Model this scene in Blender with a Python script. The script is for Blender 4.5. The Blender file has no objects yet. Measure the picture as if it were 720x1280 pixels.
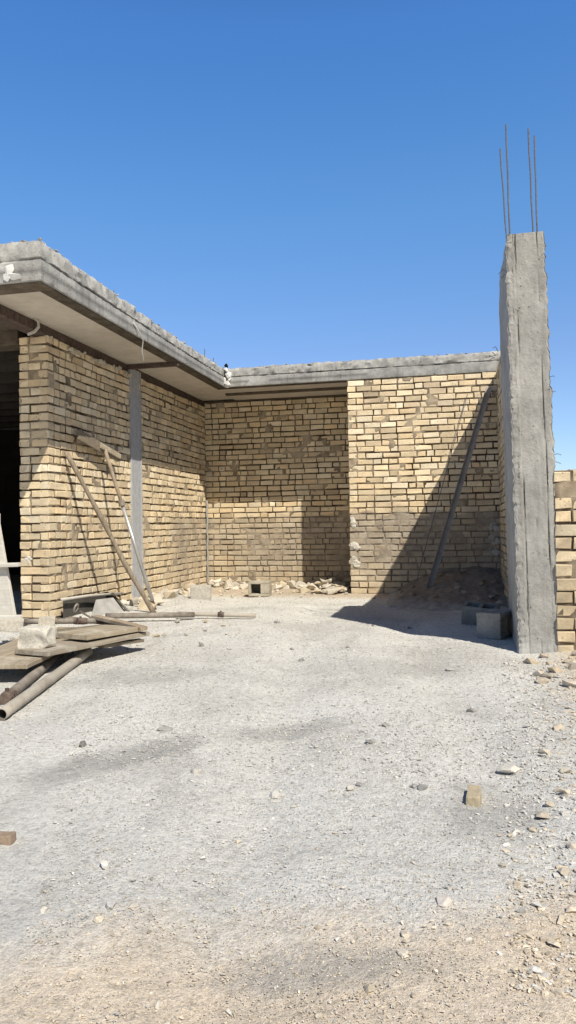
import bpy, bmesh, math, random
import numpy as np
from mathutils import Vector, Matrix, noise

random.seed(7)
rng = np.random.default_rng(11)
scene = bpy.context.scene
C = scene.collection
R = math.radians

# ------------------------------------------------------------------ layout (metres)
XL, YC, YR, YB, XB = -3.564, 6.05, 10.315, 9.40, -1.343     # left wall plane, its front corner, recess wall, block face, block edge
XE, YF, ZS, ZT = -2.958, 4.94, 2.70, 2.955                  # eave edges, slab bottom and top
XC0, XC1, YK0, YK1, ZK = 0.360, 0.632, 5.30, 6.25, 2.835    # concrete column
K1, K2 = 1.80, 1.606                                        # sun slope across and along

# ------------------------------------------------------------------ helpers
def tag(o, label=None, cat=None, group=None, kind=None):
    for k, v in (('label', label), ('category', cat), ('group', group), ('kind', kind)):
        if v: o[k] = v
    return o

def empty(name, loc, label, cat, group=None, rz=0):
    o = bpy.data.objects.new(name, None); C.objects.link(o)
    o.location = loc; o.rotation_euler = (0, 0, rz); o.empty_display_size = .2
    return tag(o, label, cat, group)

class MB:
    def __init__(s): s.v, s.f, s.c = [], [], []
    def add(s, verts, faces, col=(1, 1, 1)):
        n = len(s.v); s.v += [tuple(p) for p in verts]; s.f += [tuple(i + n for i in f) for f in faces]; s.c += [col] * len(verts)
    def box(s, a, b, col=(1, 1, 1), jit=0, m=None):
        x0, y0, z0 = a; x1, y1, z1 = b
        vs = [Vector(p) for p in ((x0,y0,z0),(x1,y0,z0),(x1,y1,z0),(x0,y1,z0),(x0,y0,z1),(x1,y0,z1),(x1,y1,z1),(x0,y1,z1))]
        if jit: vs = [p + Vector([random.uniform(-jit, jit) for _ in range(3)]) for p in vs]
        if m: vs = [m @ p for p in vs]
        s.add(vs, ((0,3,2,1),(4,5,6,7),(0,1,5,4),(1,2,6,5),(2,3,7,6),(3,0,4,7)), col)
    def tube(s, pts, r, n=10, col=(1, 1, 1), cap=True, hollow=False):
        pts = [Vector(p) for p in pts]; rings = []
        rr = r if isinstance(r, (list, tuple)) else [r] * len(pts)
        up = None
        vs, fs = [], []
        for i, p in enumerate(pts):
            d = (pts[min(i+1, len(pts)-1)] - pts[max(i-1, 0)]).normalized()
            a = d.orthogonal().normalized() if up is None else (up - d * up.dot(d)).normalized()
            up = a; b = d.cross(a)
            for k in range(n):
                t = 2 * math.pi * k / n
                vs.append(p + (a * math.cos(t) + b * math.sin(t)) * rr[i])
        m = len(pts)
        for i in range(m - 1):
            for k in range(n):
                k2 = (k + 1) % n
                fs.append((i*n+k, i*n+k2, (i+1)*n+k2, (i+1)*n+k))
        if cap and not hollow:
            fs.append(tuple(range(n))[::-1]); fs.append(tuple((m-1)*n + k for k in range(n)))
        s.add(vs, fs, col)
        if hollow:                                            # inner wall and rim of an open tube
            q = MB(); q.tube(pts, [x * .84 for x in rr], n, col, cap=False)
            base = len(s.v); s.v += q.v; s.c += [tuple(x * .35 for x in col)] * len(q.v)  # inner colour darkened, shade of the hollow painted in
            s.f += [tuple(i + base for i in f[::-1]) for f in q.f]
            o = base - len(vs)
            for e in (0, (m-1)*n):
                for k in range(n):
                    k2 = (k + 1) % n
                    s.f.append((o+e+k, o+e+k2, base+e+k2, base+e+k))
    def build(s, name, mat, parent=None, smooth=False, bevel=0, seg=2):
        me = bpy.data.meshes.new(name); me.from_pydata(s.v, [], s.f)
        ca = me.color_attributes.new('Col', 'FLOAT_COLOR', 'POINT')
        ca.data.foreach_set('color', np.array([tuple(c) + (1,) for c in s.c], dtype=np.float32).ravel())
        me.materials.append(mat)
        me.update()
        bm = bmesh.new(); bm.from_mesh(me); bmesh.ops.recalc_face_normals(bm, faces=bm.faces); bm.to_mesh(me); bm.free()
        if smooth: me.polygons.foreach_set('use_smooth', [True] * len(me.polygons))
        o = bpy.data.objects.new(name, me); C.objects.link(o)
        if parent:
            o.parent = parent
            o.matrix_parent_inverse = parent_world(parent).inverted()
        if bevel:
            b = o.modifiers.new('bevel', 'BEVEL'); b.width = bevel; b.segments = seg; b.limit_method = 'ANGLE'
        return o

def parent_world(p):
    m = Matrix.Translation(p.location) @ p.rotation_euler.to_matrix().to_4x4()
    if p.parent: m = parent_world(p.parent) @ p.matrix_parent_inverse @ m
    return m

def fbm(p, o=4): return noise.fractal(Vector(p), .9, 2.0, o)

# ------------------------------------------------------------------ materials
class NT:
    def __init__(s, name):
        s.m = bpy.data.materials.new(name); s.m.use_nodes = True; s.t = s.m.node_tree; s.b = s.t.nodes['Principled BSDF']
        s.b.inputs['Roughness'].default_value = .95; s.b.inputs['Specular IOR Level'].default_value = .15
    def n(s, ty, **kw):
        x = s.t.nodes.new(ty)
        for k, v in kw.items():
            if k.startswith('i_'): x.inputs[int(k[2:]) if k[2:].isdigit() else k[2:]].default_value = v
            else: setattr(x, k, v)
        return x
    def l(s, a, b): s.t.links.new(a, b)
    def obj(s): return s.n('ShaderNodeTexCoord').outputs['Object']
    def pos(s): return s.n('ShaderNodeNewGeometry').outputs['Position']
    def scaled(s, v, sc):
        m = s.n('ShaderNodeMapping'); m.inputs['Scale'].default_value = sc; s.l(v, m.inputs[0]); return m.outputs[0]
    def noise(s, v, scale, detail=5, rough=.6, dist=0):
        x = s.n('ShaderNodeTexNoise'); x.inputs['Scale'].default_value = scale; x.inputs['Detail'].default_value = detail
        x.inputs['Roughness'].default_value = rough; x.inputs['Distortion'].default_value = dist
        s.l(v, x.inputs['Vector']); return x.outputs['Fac']
    def ramp(s, v, stops):
        x = s.n('ShaderNodeValToRGB'); e = x.color_ramp.elements
        while len(e) < len(stops): e.new(.5)
        for a, (p, c) in zip(e, stops): a.position = p; a.color = (c if len(c) == 4 else tuple(c) + (1,)) if not isinstance(c, (int, float)) else (c, c, c, 1)
        s.l(v, x.inputs[0]); return x.outputs[0]
    def mix(s, f, a, b, mode='MIX'):
        x = s.n('ShaderNodeMix', data_type='RGBA', blend_type=mode)
        for sock, v in ((x.inputs[0], f), (x.inputs[6], a), (x.inputs[7], b)):
            if hasattr(v, 'is_linked') or hasattr(v, 'links'): s.l(v, sock)
            elif isinstance(v, (int, float)): sock.default_value = v if sock.type == 'VALUE' else (v, v, v, 1)
            else: sock.default_value = tuple(v) + (1,)
        return x.outputs[2]
    def math(s, op, a, b=None, clamp=False):
        x = s.n('ShaderNodeMath', operation=op, use_clamp=clamp)
        for i, v in enumerate((a, b)):
            if v is None: continue
            if isinstance(v, (int, float)): x.inputs[i].default_value = v
            else: s.l(v, x.inputs[i])
        return x.outputs[0]
    def sep(s, v):
        x = s.n('ShaderNodeSeparateXYZ'); s.l(v, x.inputs[0]); return x.outputs
    def attr(s): return s.n('ShaderNodeAttribute', attribute_name='Col').outputs['Color']
    def bump(s, h, strength=.4, dist=.01):
        x = s.n('ShaderNodeBump'); x.inputs['Strength'].default_value = strength; x.inputs['Distance'].default_value = dist
        s.l(h, x.inputs['Height']); s.l(x.outputs[0], s.b.inputs['Normal'])
    def col(s, c): s.l(c, s.b.inputs['Base Color'])

def m_brick():
    s = NT('yellow_brick'); p = s.pos(); z = s.sep(p)[2]
    c = s.attr()
    n1 = s.noise(p, 26, 6, .7); n2 = s.noise(s.scaled(p, (1.2, 1.2, .6)), 2.1, 6, .7); n3 = s.noise(s.scaled(p, (60, 60, 9)), 1, 3, .6)
    c = s.mix(1.0, c, s.ramp(n1, ((.22, .72), (.40, 1.0), (.7, 1.08))), 'MULTIPLY')
    c = s.mix(s.ramp(n3, ((.56, 0), (.78, .30))), c, (.46, .36, .23))
    c = s.mix(s.ramp(n2, ((.50, 0), (.74, .50))), c, (.47, .37, .25))
    vz = s.n('ShaderNodeTexVoronoi'); vz.inputs['Scale'].default_value = 30; s.l(p, vz.inputs['Vector'])
    nick = s.math('MULTIPLY', s.ramp(vz.outputs['Distance'], ((.10, 1), (.26, 0))), s.ramp(s.noise(p, 6, 3, .6), ((.50, 0), (.60, .75))))
    c = s.mix(nick, c, (.26, .19, .115))
    # grey splash and damp band along the foot of the walls
    edge = s.math('ADD', z, s.math('MULTIPLY', s.math('SUBTRACT', s.noise(p, 3.0, 5, .65), .5), .26))
    band = s.ramp(s.math('DIVIDE', edge, 2.0), ((.06, .45), (.22, .85), (.490, .9), (.512, 0)))
    g = s.ramp(s.noise(p, 9, 5, .7), ((.3, (.24, .20, .16)), (.7, (.47, .41, .335))))
    band = s.math('MULTIPLY', band, s.ramp(s.noise(p, 1.3, 4, .6), ((.32, .45), (.52, .92))))
    band = s.math('MULTIPLY', band, s.ramp(s.math('MULTIPLY', s.math('SUBTRACT', s.sep(p)[1], 8.9), 2.5), ((0, .30), (1, 1))))
    c = s.mix(band, c, g)
    s.col(c); s.bump(s.math('ADD', s.noise(p, 90, 5, .75), s.math('MULTIPLY', s.noise(p, 28, 4, .7), 1.2)), .6, .008); return s.m

def m_concrete(name, lo, hi, streak=.5):
    s = NT(name); p = s.pos()
    n1 = s.noise(p, 6, 7, .7); n2 = s.noise(p, 60, 5, .75); n3 = s.noise(s.scaled(p, (25, 25, 2)), 1, 4, .6)
    n4 = s.noise(p, 2.2, 5, .65, .5)
    c = s.ramp(n1, ((.33, lo), (.66, hi)))
    c = s.mix(1.0, c, s.ramp(n4, ((.3, .80), (.7, 1.12))), 'MULTIPLY')
    c = s.mix(1.0, c, s.ramp(n2, ((.26, .62), (.42, .97), (.7, 1.06))), 'MULTIPLY')
    c = s.mix(s.math('MULTIPLY', s.ramp(n3, ((.52, 0), (.72, 1))), streak), c, tuple(x * .66 for x in lo))
    v = s.n('ShaderNodeTexVoronoi'); v.inputs['Scale'].default_value = 26; s.l(p, v.inputs['Vector'])
    pit = s.ramp(v.outputs['Distance'], ((.08, .22), (.22, 1)))
    holes = s.mix(s.ramp(s.noise(p, 7, 3), ((.42, 0), (.58, .85))), (1, 1, 1), pit)
    c = s.mix(1.0, c, holes, 'MULTIPLY')
    c = s.mix(1.0, c, s.attr(), 'MULTIPLY')
    s.col(c); s.bump(s.math('ADD', s.noise(p, 22, 6, .65), s.math('MULTIPLY', s.noise(p, 70, 3), .5)), .7, .009); return s.m

def m_simple(name, lo, hi, scale=14, rough=.9, bump=.3, stretch=(1, 1, 1), metal=0, space='pos'):
    s = NT(name); p = s.scaled(s.pos() if space == 'pos' else s.obj(), stretch)
    n = s.noise(p, scale, 6, .7)
    c = s.ramp(n, ((.3, lo), (.7, hi)))
    c = s.mix(1.0, c, s.attr(), 'MULTIPLY')
    s.b.inputs['Metallic'].default_value = metal; s.b.inputs['Roughness'].default_value = rough
    s.col(c); s.bump(s.noise(p, scale * 4, 5, .7), bump, .006); return s.m

def m_wood(name, lo, hi):
    s = NT(name); p = s.obj()
    g = s.noise(s.scaled(p, (2, 40, 40)), 1, 6, .7, .6); d = s.noise(p, 7, 5, .7)
    c = s.ramp(g, ((.3, lo), (.7, hi)))
    c = s.mix(s.ramp(d, ((.52, 0), (.68, .65))), c, (.52, .49, .43))       # dried cement on the boards
    c = s.mix(1.0, c, s.attr(), 'MULTIPLY')
    s.col(c); s.bump(s.math('ADD', g, s.math('MULTIPLY', d, .6)), .5, .008); return s.m

def m_ground():
    s = NT('gravel_ground'); p = s.pos(); x, y, z = s.sep(p)
    grey = s.ramp(s.noise(p, 1.1, 6, .65, .4), ((.3, (.55, .53, .49)), (.5, (.72, .70, .65)), (.7, (.80, .78, .73))))
    tan = s.ramp(s.noise(p, 2.2, 6, .65), ((.3, (.69, .57, .43)), (.7, (.82, .70, .55))))
    # tan soil shows near the viewer and along the right edge
    wob = s.math('MULTIPLY', s.math('SUBTRACT', s.noise(p, 1.4, 6, .7), .5), 1.5)
    near = s.math('MULTIPLY', s.math('SUBTRACT', 2.14, s.math('SUBTRACT', y, s.math('MULTIPLY', x, .35))), 2.0)
    right = s.math('MULTIPLY', s.math('SUBTRACT', x, .42), 2.6)
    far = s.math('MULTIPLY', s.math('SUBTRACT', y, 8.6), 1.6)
    far2 = s.math('MULTIPLY', s.math('SUBTRACT', y, 14), 1.6)
    f = s.math('ADD', s.math('MAXIMUM', s.math('MAXIMUM', near, right), far), wob, False)
    f = s.ramp(f, ((.2, 0), (.75, .9)))
    c = s.mix(f, grey, tan)
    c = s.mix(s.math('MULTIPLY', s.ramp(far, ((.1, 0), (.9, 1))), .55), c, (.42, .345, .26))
    # darker trodden streaks running towards the house
    st = s.noise(s.scaled(p, (1.6, .45, 1)), 1.3, 5, .65, .6)
    c = s.mix(s.ramp(st, ((.55, 0), (.72, .5))), c, (.40, .385, .36))
    # damp, darker patches where barrows have been wheeled and cement was mixed
    pn = s.math('MULTIPLY', s.math('SUBTRACT', s.noise(p, 4.5, 6, .7, .5), .5), 2.6)
    for (cx_, cy_, rx_, ry_, k_, an) in ((-1.36, 2.85, .50, .16, .55, 52), (-.80, 3.35, .40, .15, .40, 25), (.06, 2.55, .22, .30, .42, 0), (-.28, 1.62, .30, .10, .40, 10), (-.55, 4.6, .7, .35, .25, 0), (-1.9, 4.2, .5, .3, .35, 20)):
        ca_, sa_ = math.cos(R(an)), math.sin(R(an))
        ux = s.math('ADD', s.math('MULTIPLY', s.math('SUBTRACT', x, cx_), ca_ / rx_), s.math('MULTIPLY', s.math('SUBTRACT', y, cy_), sa_ / rx_))
        uy = s.math('ADD', s.math('MULTIPLY', s.math('SUBTRACT', x, cx_), -sa_ / ry_), s.math('MULTIPLY', s.math('SUBTRACT', y, cy_), ca_ / ry_))
        d2 = s.math('ADD', s.math('MULTIPLY', ux, ux), s.math('MULTIPLY', uy, uy))
        e_ = s.ramp(s.math('ADD', s.math('SUBTRACT', 1.1, d2), pn), ((.15, 0), (.95, 1)))
        c = s.mix(s.math('MULTIPLY', e_, min(1, k_ * 1.45)), c, (.40, .39, .365))
    fine = s.noise(p, 130, 4, .8); mid = s.noise(p, 38, 5, .75)
    c = s.mix(1.0, c, s.ramp(fine, ((.3, .62), (.48, 1.0), (.66, 1.2))), 'MULTIPLY')
    c = s.mix(1.0, c, s.ramp(mid, ((.3, .66), (.5, 1.0), (.7, 1.12))), 'MULTIPLY')
    s.col(c); s.bump(s.math('ADD', s.math('MULTIPLY', fine, .5), mid), .9, .014); return s.m

def m_attr(name, scale=120, bump=.6):
    s = NT(name); p = s.obj(); n = s.noise(p, scale, 4, .7)
    c = s.mix(1.0, s.attr(), s.ramp(n, ((.3, .72), (.6, 1.05))), 'MULTIPLY')
    s.col(c); s.bump(n, bump, .004); return s.m

BRICK = m_brick()
CONC = m_concrete('weathered_concrete', (.33, .322, .30), (.47, .46, .43))
SLABC = m_concrete('slab_concrete', (.33, .325, .305), (.55, .54, .51), .6)
BLOCKC = m_concrete('block_concrete', (.27, .25, .22), (.42, .395, .35), .2)
MORTAR = m_attr('mortar', 60, .9)
PLASTER = m_simple('soffit_plaster', (.52, .465, .39), (.66, .60, .515), 5, .95, .25)
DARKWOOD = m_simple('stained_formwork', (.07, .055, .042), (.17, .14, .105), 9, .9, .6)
STEEL = m_simple('weathered_steel', (.36, .37, .38), (.52, .52, .52), 18, .7, .3)
RUST = m_simple('rusty_steel', (.06, .045, .04), (.16, .12, .10), 24, .8, .5)
PIPE = m_simple('cement_stained_pipe', (.13, .105, .085), (.38, .34, .29), 9, .8, .5)
GALV = m_simple('galvanised_tube', (.45, .45, .45), (.62, .62, .62), 10, .38, .2, metal=.55)
SHEET = m_simple('cement_coated_sheet', (.34, .33, .31), (.48, .465, .44), 8, .85, .4)
REBAR = m_simple('rebar_steel', (.10, .105, .125), (.20, .205, .225), 60, .6, .4)
WOOD = m_wood('weathered_timber', (.22, .185, .14), (.44, .38, .30))
PALEWOOD = m_wood('limewashed_timber', (.58, .54, .47), (.74, .71, .64))
DARK = m_simple('painted_room_shade', (.018, .016, .014), (.045, .04, .035), 3)  # near-black colour paints in the darkness of the unlit room
WHITE = m_simple('white_foam', (.66, .65, .62), (.82, .81, .79), 30)
STONE = m_attr('stone', 90, .7)
SOIL = m_simple('loose_soil', (.20, .165, .13), (.37, .315, .255), 9, .97, 1.0)
GROUND = m_ground()

# ------------------------------------------------------------------ ground
def ground_z(x, y):
    z = -.028 * max(0, 4.6 - y)
    z += .03 * noise.noise((x * .55, y * .45, 3.1)) + .016 * noise.noise((x * 1.7, y * 1.3, 9.0))
    z += .06 * max(0, min(1, (-2.6 - x) / .9)) * max(0, min(1, (y - 5.2) / .8))            # dirt banked along the left wall
    z += .02 * max(0, min(1, (x - .42) / .35)) * max(0, min(1, (y - 2.2) / 2.2)) * (1 if y < 6.5 else 0.5)
    z -= .022 * math.exp(-((x - .5) / .35) ** 2 - ((y - 5.2) / .5) ** 2)
    # two shallow wheel ruts towards the house
    for c in (-.75 - .16 * (y - 3), .10 - .16 * (y - 3)):
        z -= .024 * math.exp(-((x - c) / .16) ** 2) * (1 if y < 8 else 0)
    return z

def axis(parts):
    out = []
    for a, b, st in parts:
        n = max(1, round((b - a) / st)); out += [a + (b - a) * i / n for i in range(n)]
    return out + [parts[-1][1]]
xs = axis(((-600, -60, 90), (-60, -12, 8), (-12, -4.6, .5), (-4.6, -1.4, .05), (-1.4, .8, .026), (.8, 2, .1), (2, 12, 1), (12, 60, 8), (60, 600, 90)))
ys = axis(((-600, -40, 90), (-40, -2, 4), (-2, .8, .2), (.8, 3.2, .02), (3.2, 6.2, .035), (6.2, 10.6, .055), (10.6, 16, .6), (16, 60, 6), (60, 900, 90)))
gv = []
for y in ys:
    for x in xs:
        z = ground_z(x, y) if abs(x) < 12 and -2 < y < 16 else (-.1 if y < 5 else -.02)
        if -4.6 < x < 1.2 and .8 < y < 10.6:
            z += .0035 * fbm((x * 9, y * 9, 0), 3) + .0042 * fbm((x * 34, y * 34, 5), 2)
        gv.append((x, y, z))
nx = len(xs)
gf = [(j*nx+i, j*nx+i+1, (j+1)*nx+i+1, (j+1)*nx+i) for j in range(len(ys)-1) for i in range(nx-1)]
g = MB(); g.v, g.f, g.c = gv, gf, [(1, 1, 1)] * len(gv)
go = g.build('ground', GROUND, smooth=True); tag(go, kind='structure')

# ------------------------------------------------------------------ random stones
def rock(r, seed, flat=.65, pts=14, col=(1, 1, 1)):
    rr = random.Random(seed); bm = bmesh.new()
    for _ in range(pts):
        v = Vector((rr.gauss(0, 1), rr.gauss(0, 1), rr.gauss(0, 1))).normalized() * r * rr.uniform(.75, 1.1)
        v.z *= flat; v.x *= 1.15; bm.verts.new(v)
    h = bmesh.ops.convex_hull(bm, input=bm.verts)
    bmesh.ops.delete(bm, geom=list({e for e in h['geom_interior'] + h['geom_unused'] if isinstance(e, bmesh.types.BMVert)}), context='VERTS')
    bm.verts.index_update()
    m = MB(); m.add([v.co.copy() for v in bm.verts], [[v.index for v in f.verts] for f in bm.faces], col); bm.free()
    return m

# gravel: many thousands of small stones nobody could count
def gravel(n, ydist, size, name, label):
    tv = []
    for k in range(8):
        m = rock(1, 100 + k, .7, 9); tv.append((np.array(m.v), m.f))
    V, F, L, K = [], [], [], []; off = 0
    for i in range(n):
        x, y = ydist()
        if inside_building(x, y): continue
        r = size(y); v, f = tv[random.randrange(8)]
        a = random.uniform(0, 6.28); ca, sa = math.cos(a), math.sin(a)
        sc = r * np.array([random.uniform(.8, 1.3), random.uniform(.7, 1.1), random.uniform(.6, 1.0)])
        w = v * sc; w = np.stack([w[:, 0]*ca - w[:, 1]*sa, w[:, 0]*sa + w[:, 1]*ca, w[:, 2]], 1)
        w += np.array([x, y, ground_z(x, y) + .05 * r + .002])
        tan = y - .35 * x < 2.14 + random.uniform(-.3, .3) or x > .42 + random.uniform(-.15, .15)
        b = random.gauss(1.0, .16) * (.72 if random.random() < .12 else 1)
        base = np.array((.68, .585, .46) if tan and random.random() < .75 else (.66, .63, .575)) * max(.4, min(1.3, b))
        V.append(w); K.append(np.tile(np.append(base, 1), (len(w), 1)))
        F += [tuple(j + off for j in q) for q in f]; off += len(w)
    me = bpy.data.meshes.new(name); me.from_pydata(np.concatenate(V).tolist(), [], F)
    ca_ = me.color_attributes.new('Col', 'FLOAT_COLOR', 'POINT'); ca_.data.foreach_set('color', np.concatenate(K).astype(np.float32).ravel())
    me.materials.append(STONE); o = bpy.data.objects.new(name, me); C.objects.link(o)
    tag(o, label, 'gravel', None, 'stuff')
def inside_building(x, y):
    return (x < XL + .03 and y > YC - .05) or y > YR - .02 or (y > YB - .03 and x > XB) or (XC0 < x < XC1 and YK0 < y < YK1)
def near_pt():
    y = 1.0 + 2.6 * random.random() ** 1.5; return random.uniform(-.28 * y - .25 - .36 * (y > 0) * y * .55, .18 * y + .15), y
def mid_pt():
    y = random.uniform(2.8, 9.2); return random.uniform(-.66 * y, min(.14 * y + .2, 1.0)), y
def right_pt():
    y = 1.6 + 3.4 * random.random() ** 1.3; return random.uniform(.05 * y, .2 * y + .1), y
gravel(30000, near_pt, lambda y: random.uniform(.0010, .0031) * (1 + 1.3 * (random.random() < .05)) * (.65 + .22 * y), 'gravel', 'fine grey and tan gravel loose on the ground near the viewer')
gravel(15000, mid_pt, lambda y: random.uniform(.003, .0075), 'gravel', 'pale grey gravel spread over the yard in front of the house')
gravel(2600, right_pt, lambda y: random.uniform(.003, .009) * (1 + 1.1 * (random.random() < .10)), 'gravel', 'coarse tan rubble gravel along the right edge by the brick wall')

# ------------------------------------------------------------------ brickwork
BCOLS = [(.95, .785, .535), (.96, .80, .555), (.92, .745, .49), (.97, .835, .61), (.86, .70, .465), (.95, .74, .47), (.78, .625, .425)]
def brickwork(mb, o, u, n, length, z0, z1, course=.0768, head=.4, seed=0, toothL=0, toothR=0, dark=0, jit=.004, thick=.09, wave=.006, worn=.07):
    """o: lower start of the face, u: direction along, n: outward normal; every brick is a chamfered block of its own shape"""
    rr = random.Random(seed); u, n = Vector(u), Vector(n); o = Vector(o); up = Vector((0, 0, 1))
    a = o - up * .06; H_ = z1 - z0 + .06; gu, gw = max(1, int(length / .035)), max(1, int(H_ / .035)); pv, pc = [], []
    for j in range(gw + 1):
        for i in range(gu + 1):
            q = a + u * (length * i / gu) + up * (H_ * j / gw)
            k = noise.noise(q * 5 + Vector((seed, 0, 0))) + .6 * noise.noise(q * 17)
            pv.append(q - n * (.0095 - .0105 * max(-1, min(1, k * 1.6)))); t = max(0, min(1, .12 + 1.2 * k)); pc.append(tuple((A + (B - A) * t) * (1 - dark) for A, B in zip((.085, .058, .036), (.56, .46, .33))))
    base_ = len(mb.v); mb.v += [tuple(p) for p in pv]; mb.c += pc
    mb.f += [(base_ + j*(gu+1)+i, base_ + j*(gu+1)+i+1, base_ + (j+1)*(gu+1)+i+1, base_ + (j+1)*(gu+1)+i) for j in range(gw) for i in range(gu)]
    rows = int((z1 - z0) / course + .5); ch = (z1 - z0) / rows
    for r in range(rows):
        x = (0 if r % 2 else 0)
        first = True
        while x < length - .02:
            w = .102 if rr.random() < head else .205
            w += rr.uniform(-.012, .012)
            if first and r % 2: w = .105
            first = False
            if length - (x + w) < .06: w = length - x
            gap = rr.uniform(.010, .020); hg = rr.uniform(.012, .022)
            zb = z0 + r * ch + wave * noise.noise((x * 1.3 + o.x, r * .7 + seed, o.y)) ; 
            x0, x1 = x + gap / 2, min(x + w, length) - gap / 2
            if x <= 0: x0 = rr.uniform(-.006, .006)
            if x + w >= length - .001: x1 = length + rr.uniform(-.006, .006)
            zlo, zhi = zb + hg / 2, zb + ch - hg / 2
            d = rr.gauss(0, jit); tilt = rr.gauss(0, .003); c = .0025 + rr.random() * .003
            def J(s): return rr.uniform(-s, s)
            vs = []
            for (dep, ins) in ((-thick, 0), (d - c, 0), (d, c)):
                for (px, pz) in ((x0 + ins, zlo + ins), (x1 - ins, zlo + ins), (x1 - ins, zhi - ins), (x0 + ins, zhi - ins)):
                    jj = .0042
                    vs.append(o + u * (px + J(jj)) + up * (pz - z0 + J(jj)) + n * (dep + (tilt if px > (x0 + x1) / 2 else -tilt) * (dep > -.05) + J(.0015)))
            fs = [(8, 9, 10, 11)] + [(4+k, 4+(k+1) % 4, 8+(k+1) % 4, 8+k) for k in range(4)] + [(k, (k+1) % 4, 4+(k+1) % 4, 4+k) for k in range(4)]
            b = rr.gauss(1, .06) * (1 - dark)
            if rr.random() < .07: b *= .82
            base = rr.choice(BCOLS)
            cc = b
            mb.add(vs, fs, tuple(max(.04, t * b) for t in base))
            for q_ in range(12):
                w_ = 1 + rr.gauss(0, worn); mb.c[len(mb.c) - 12 + q_] = tuple(max(.04, t * b * w_) for t in base)
            x += w

house = empty('unfinished_house', (-3.2, 7.5, 0), 'unfinished single storey yellow brick house with flat concrete slab roof and deep eaves', 'house')
ZL = 2.61
# left wall with its end pier
m = MB()
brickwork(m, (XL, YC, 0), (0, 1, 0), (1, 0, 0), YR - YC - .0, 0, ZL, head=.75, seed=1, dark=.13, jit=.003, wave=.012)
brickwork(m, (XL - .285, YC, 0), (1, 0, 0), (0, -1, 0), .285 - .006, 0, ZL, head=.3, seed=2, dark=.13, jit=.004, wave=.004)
brickwork(m, (XL - .285, YC + .6, 0), (0, -1, 0), (-1, 0, 0), .6, 0, ZL, head=.4, seed=3)
m.box((XL - .27, YC + .03, -.05), (XL - .03, YR, ZL - .006), (.25, .2, .15))
wl = m.build('brick_wall', BRICK, house); wl['label'] = 'left brick wall in half shade under the eave'
# recessed back wall
m = MB()
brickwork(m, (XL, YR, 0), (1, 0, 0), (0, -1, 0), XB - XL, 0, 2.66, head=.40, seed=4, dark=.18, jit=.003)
m.box((XL, YR + .03, -.05), (XB, YR + .2, 2.655), (.25, .2, .15))
m.build('brick_wall', BRICK, house)['label'] = 'recessed back brick wall in the corner'
# projecting block
m = MB()
brickwork(m, (XB, YB, 0), (1, 0, 0), (0, -1, 0), .70 - XB, 0, ZS - .004, head=.38, seed=5, jit=.003)
brickwork(m, (XB, YR, 0), (0, -1, 0), (-1, 0, 0), YR - YB - .006, 0, ZS - .004, head=.4, seed=6)
m.box((XB + .03, YB + .03, -.05), (.70, YR + .2, ZS - .01), (.25, .2, .15))
wp = m.build('brick_wall', BRICK, house); wp['label'] = 'projecting pale brick wall at the right'
# dark room inside
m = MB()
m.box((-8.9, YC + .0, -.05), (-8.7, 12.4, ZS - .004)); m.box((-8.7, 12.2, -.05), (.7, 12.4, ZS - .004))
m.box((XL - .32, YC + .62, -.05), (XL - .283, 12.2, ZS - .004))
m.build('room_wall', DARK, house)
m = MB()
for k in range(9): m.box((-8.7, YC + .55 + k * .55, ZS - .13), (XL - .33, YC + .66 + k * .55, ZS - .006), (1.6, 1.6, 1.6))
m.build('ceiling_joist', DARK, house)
m = MB(); m.box((-8.7, YC + .0, 2.55), (XL - .30, YC + .22, ZS - .003)); m.build('lintel', DARKWOOD, house, bevel=.01)

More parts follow.
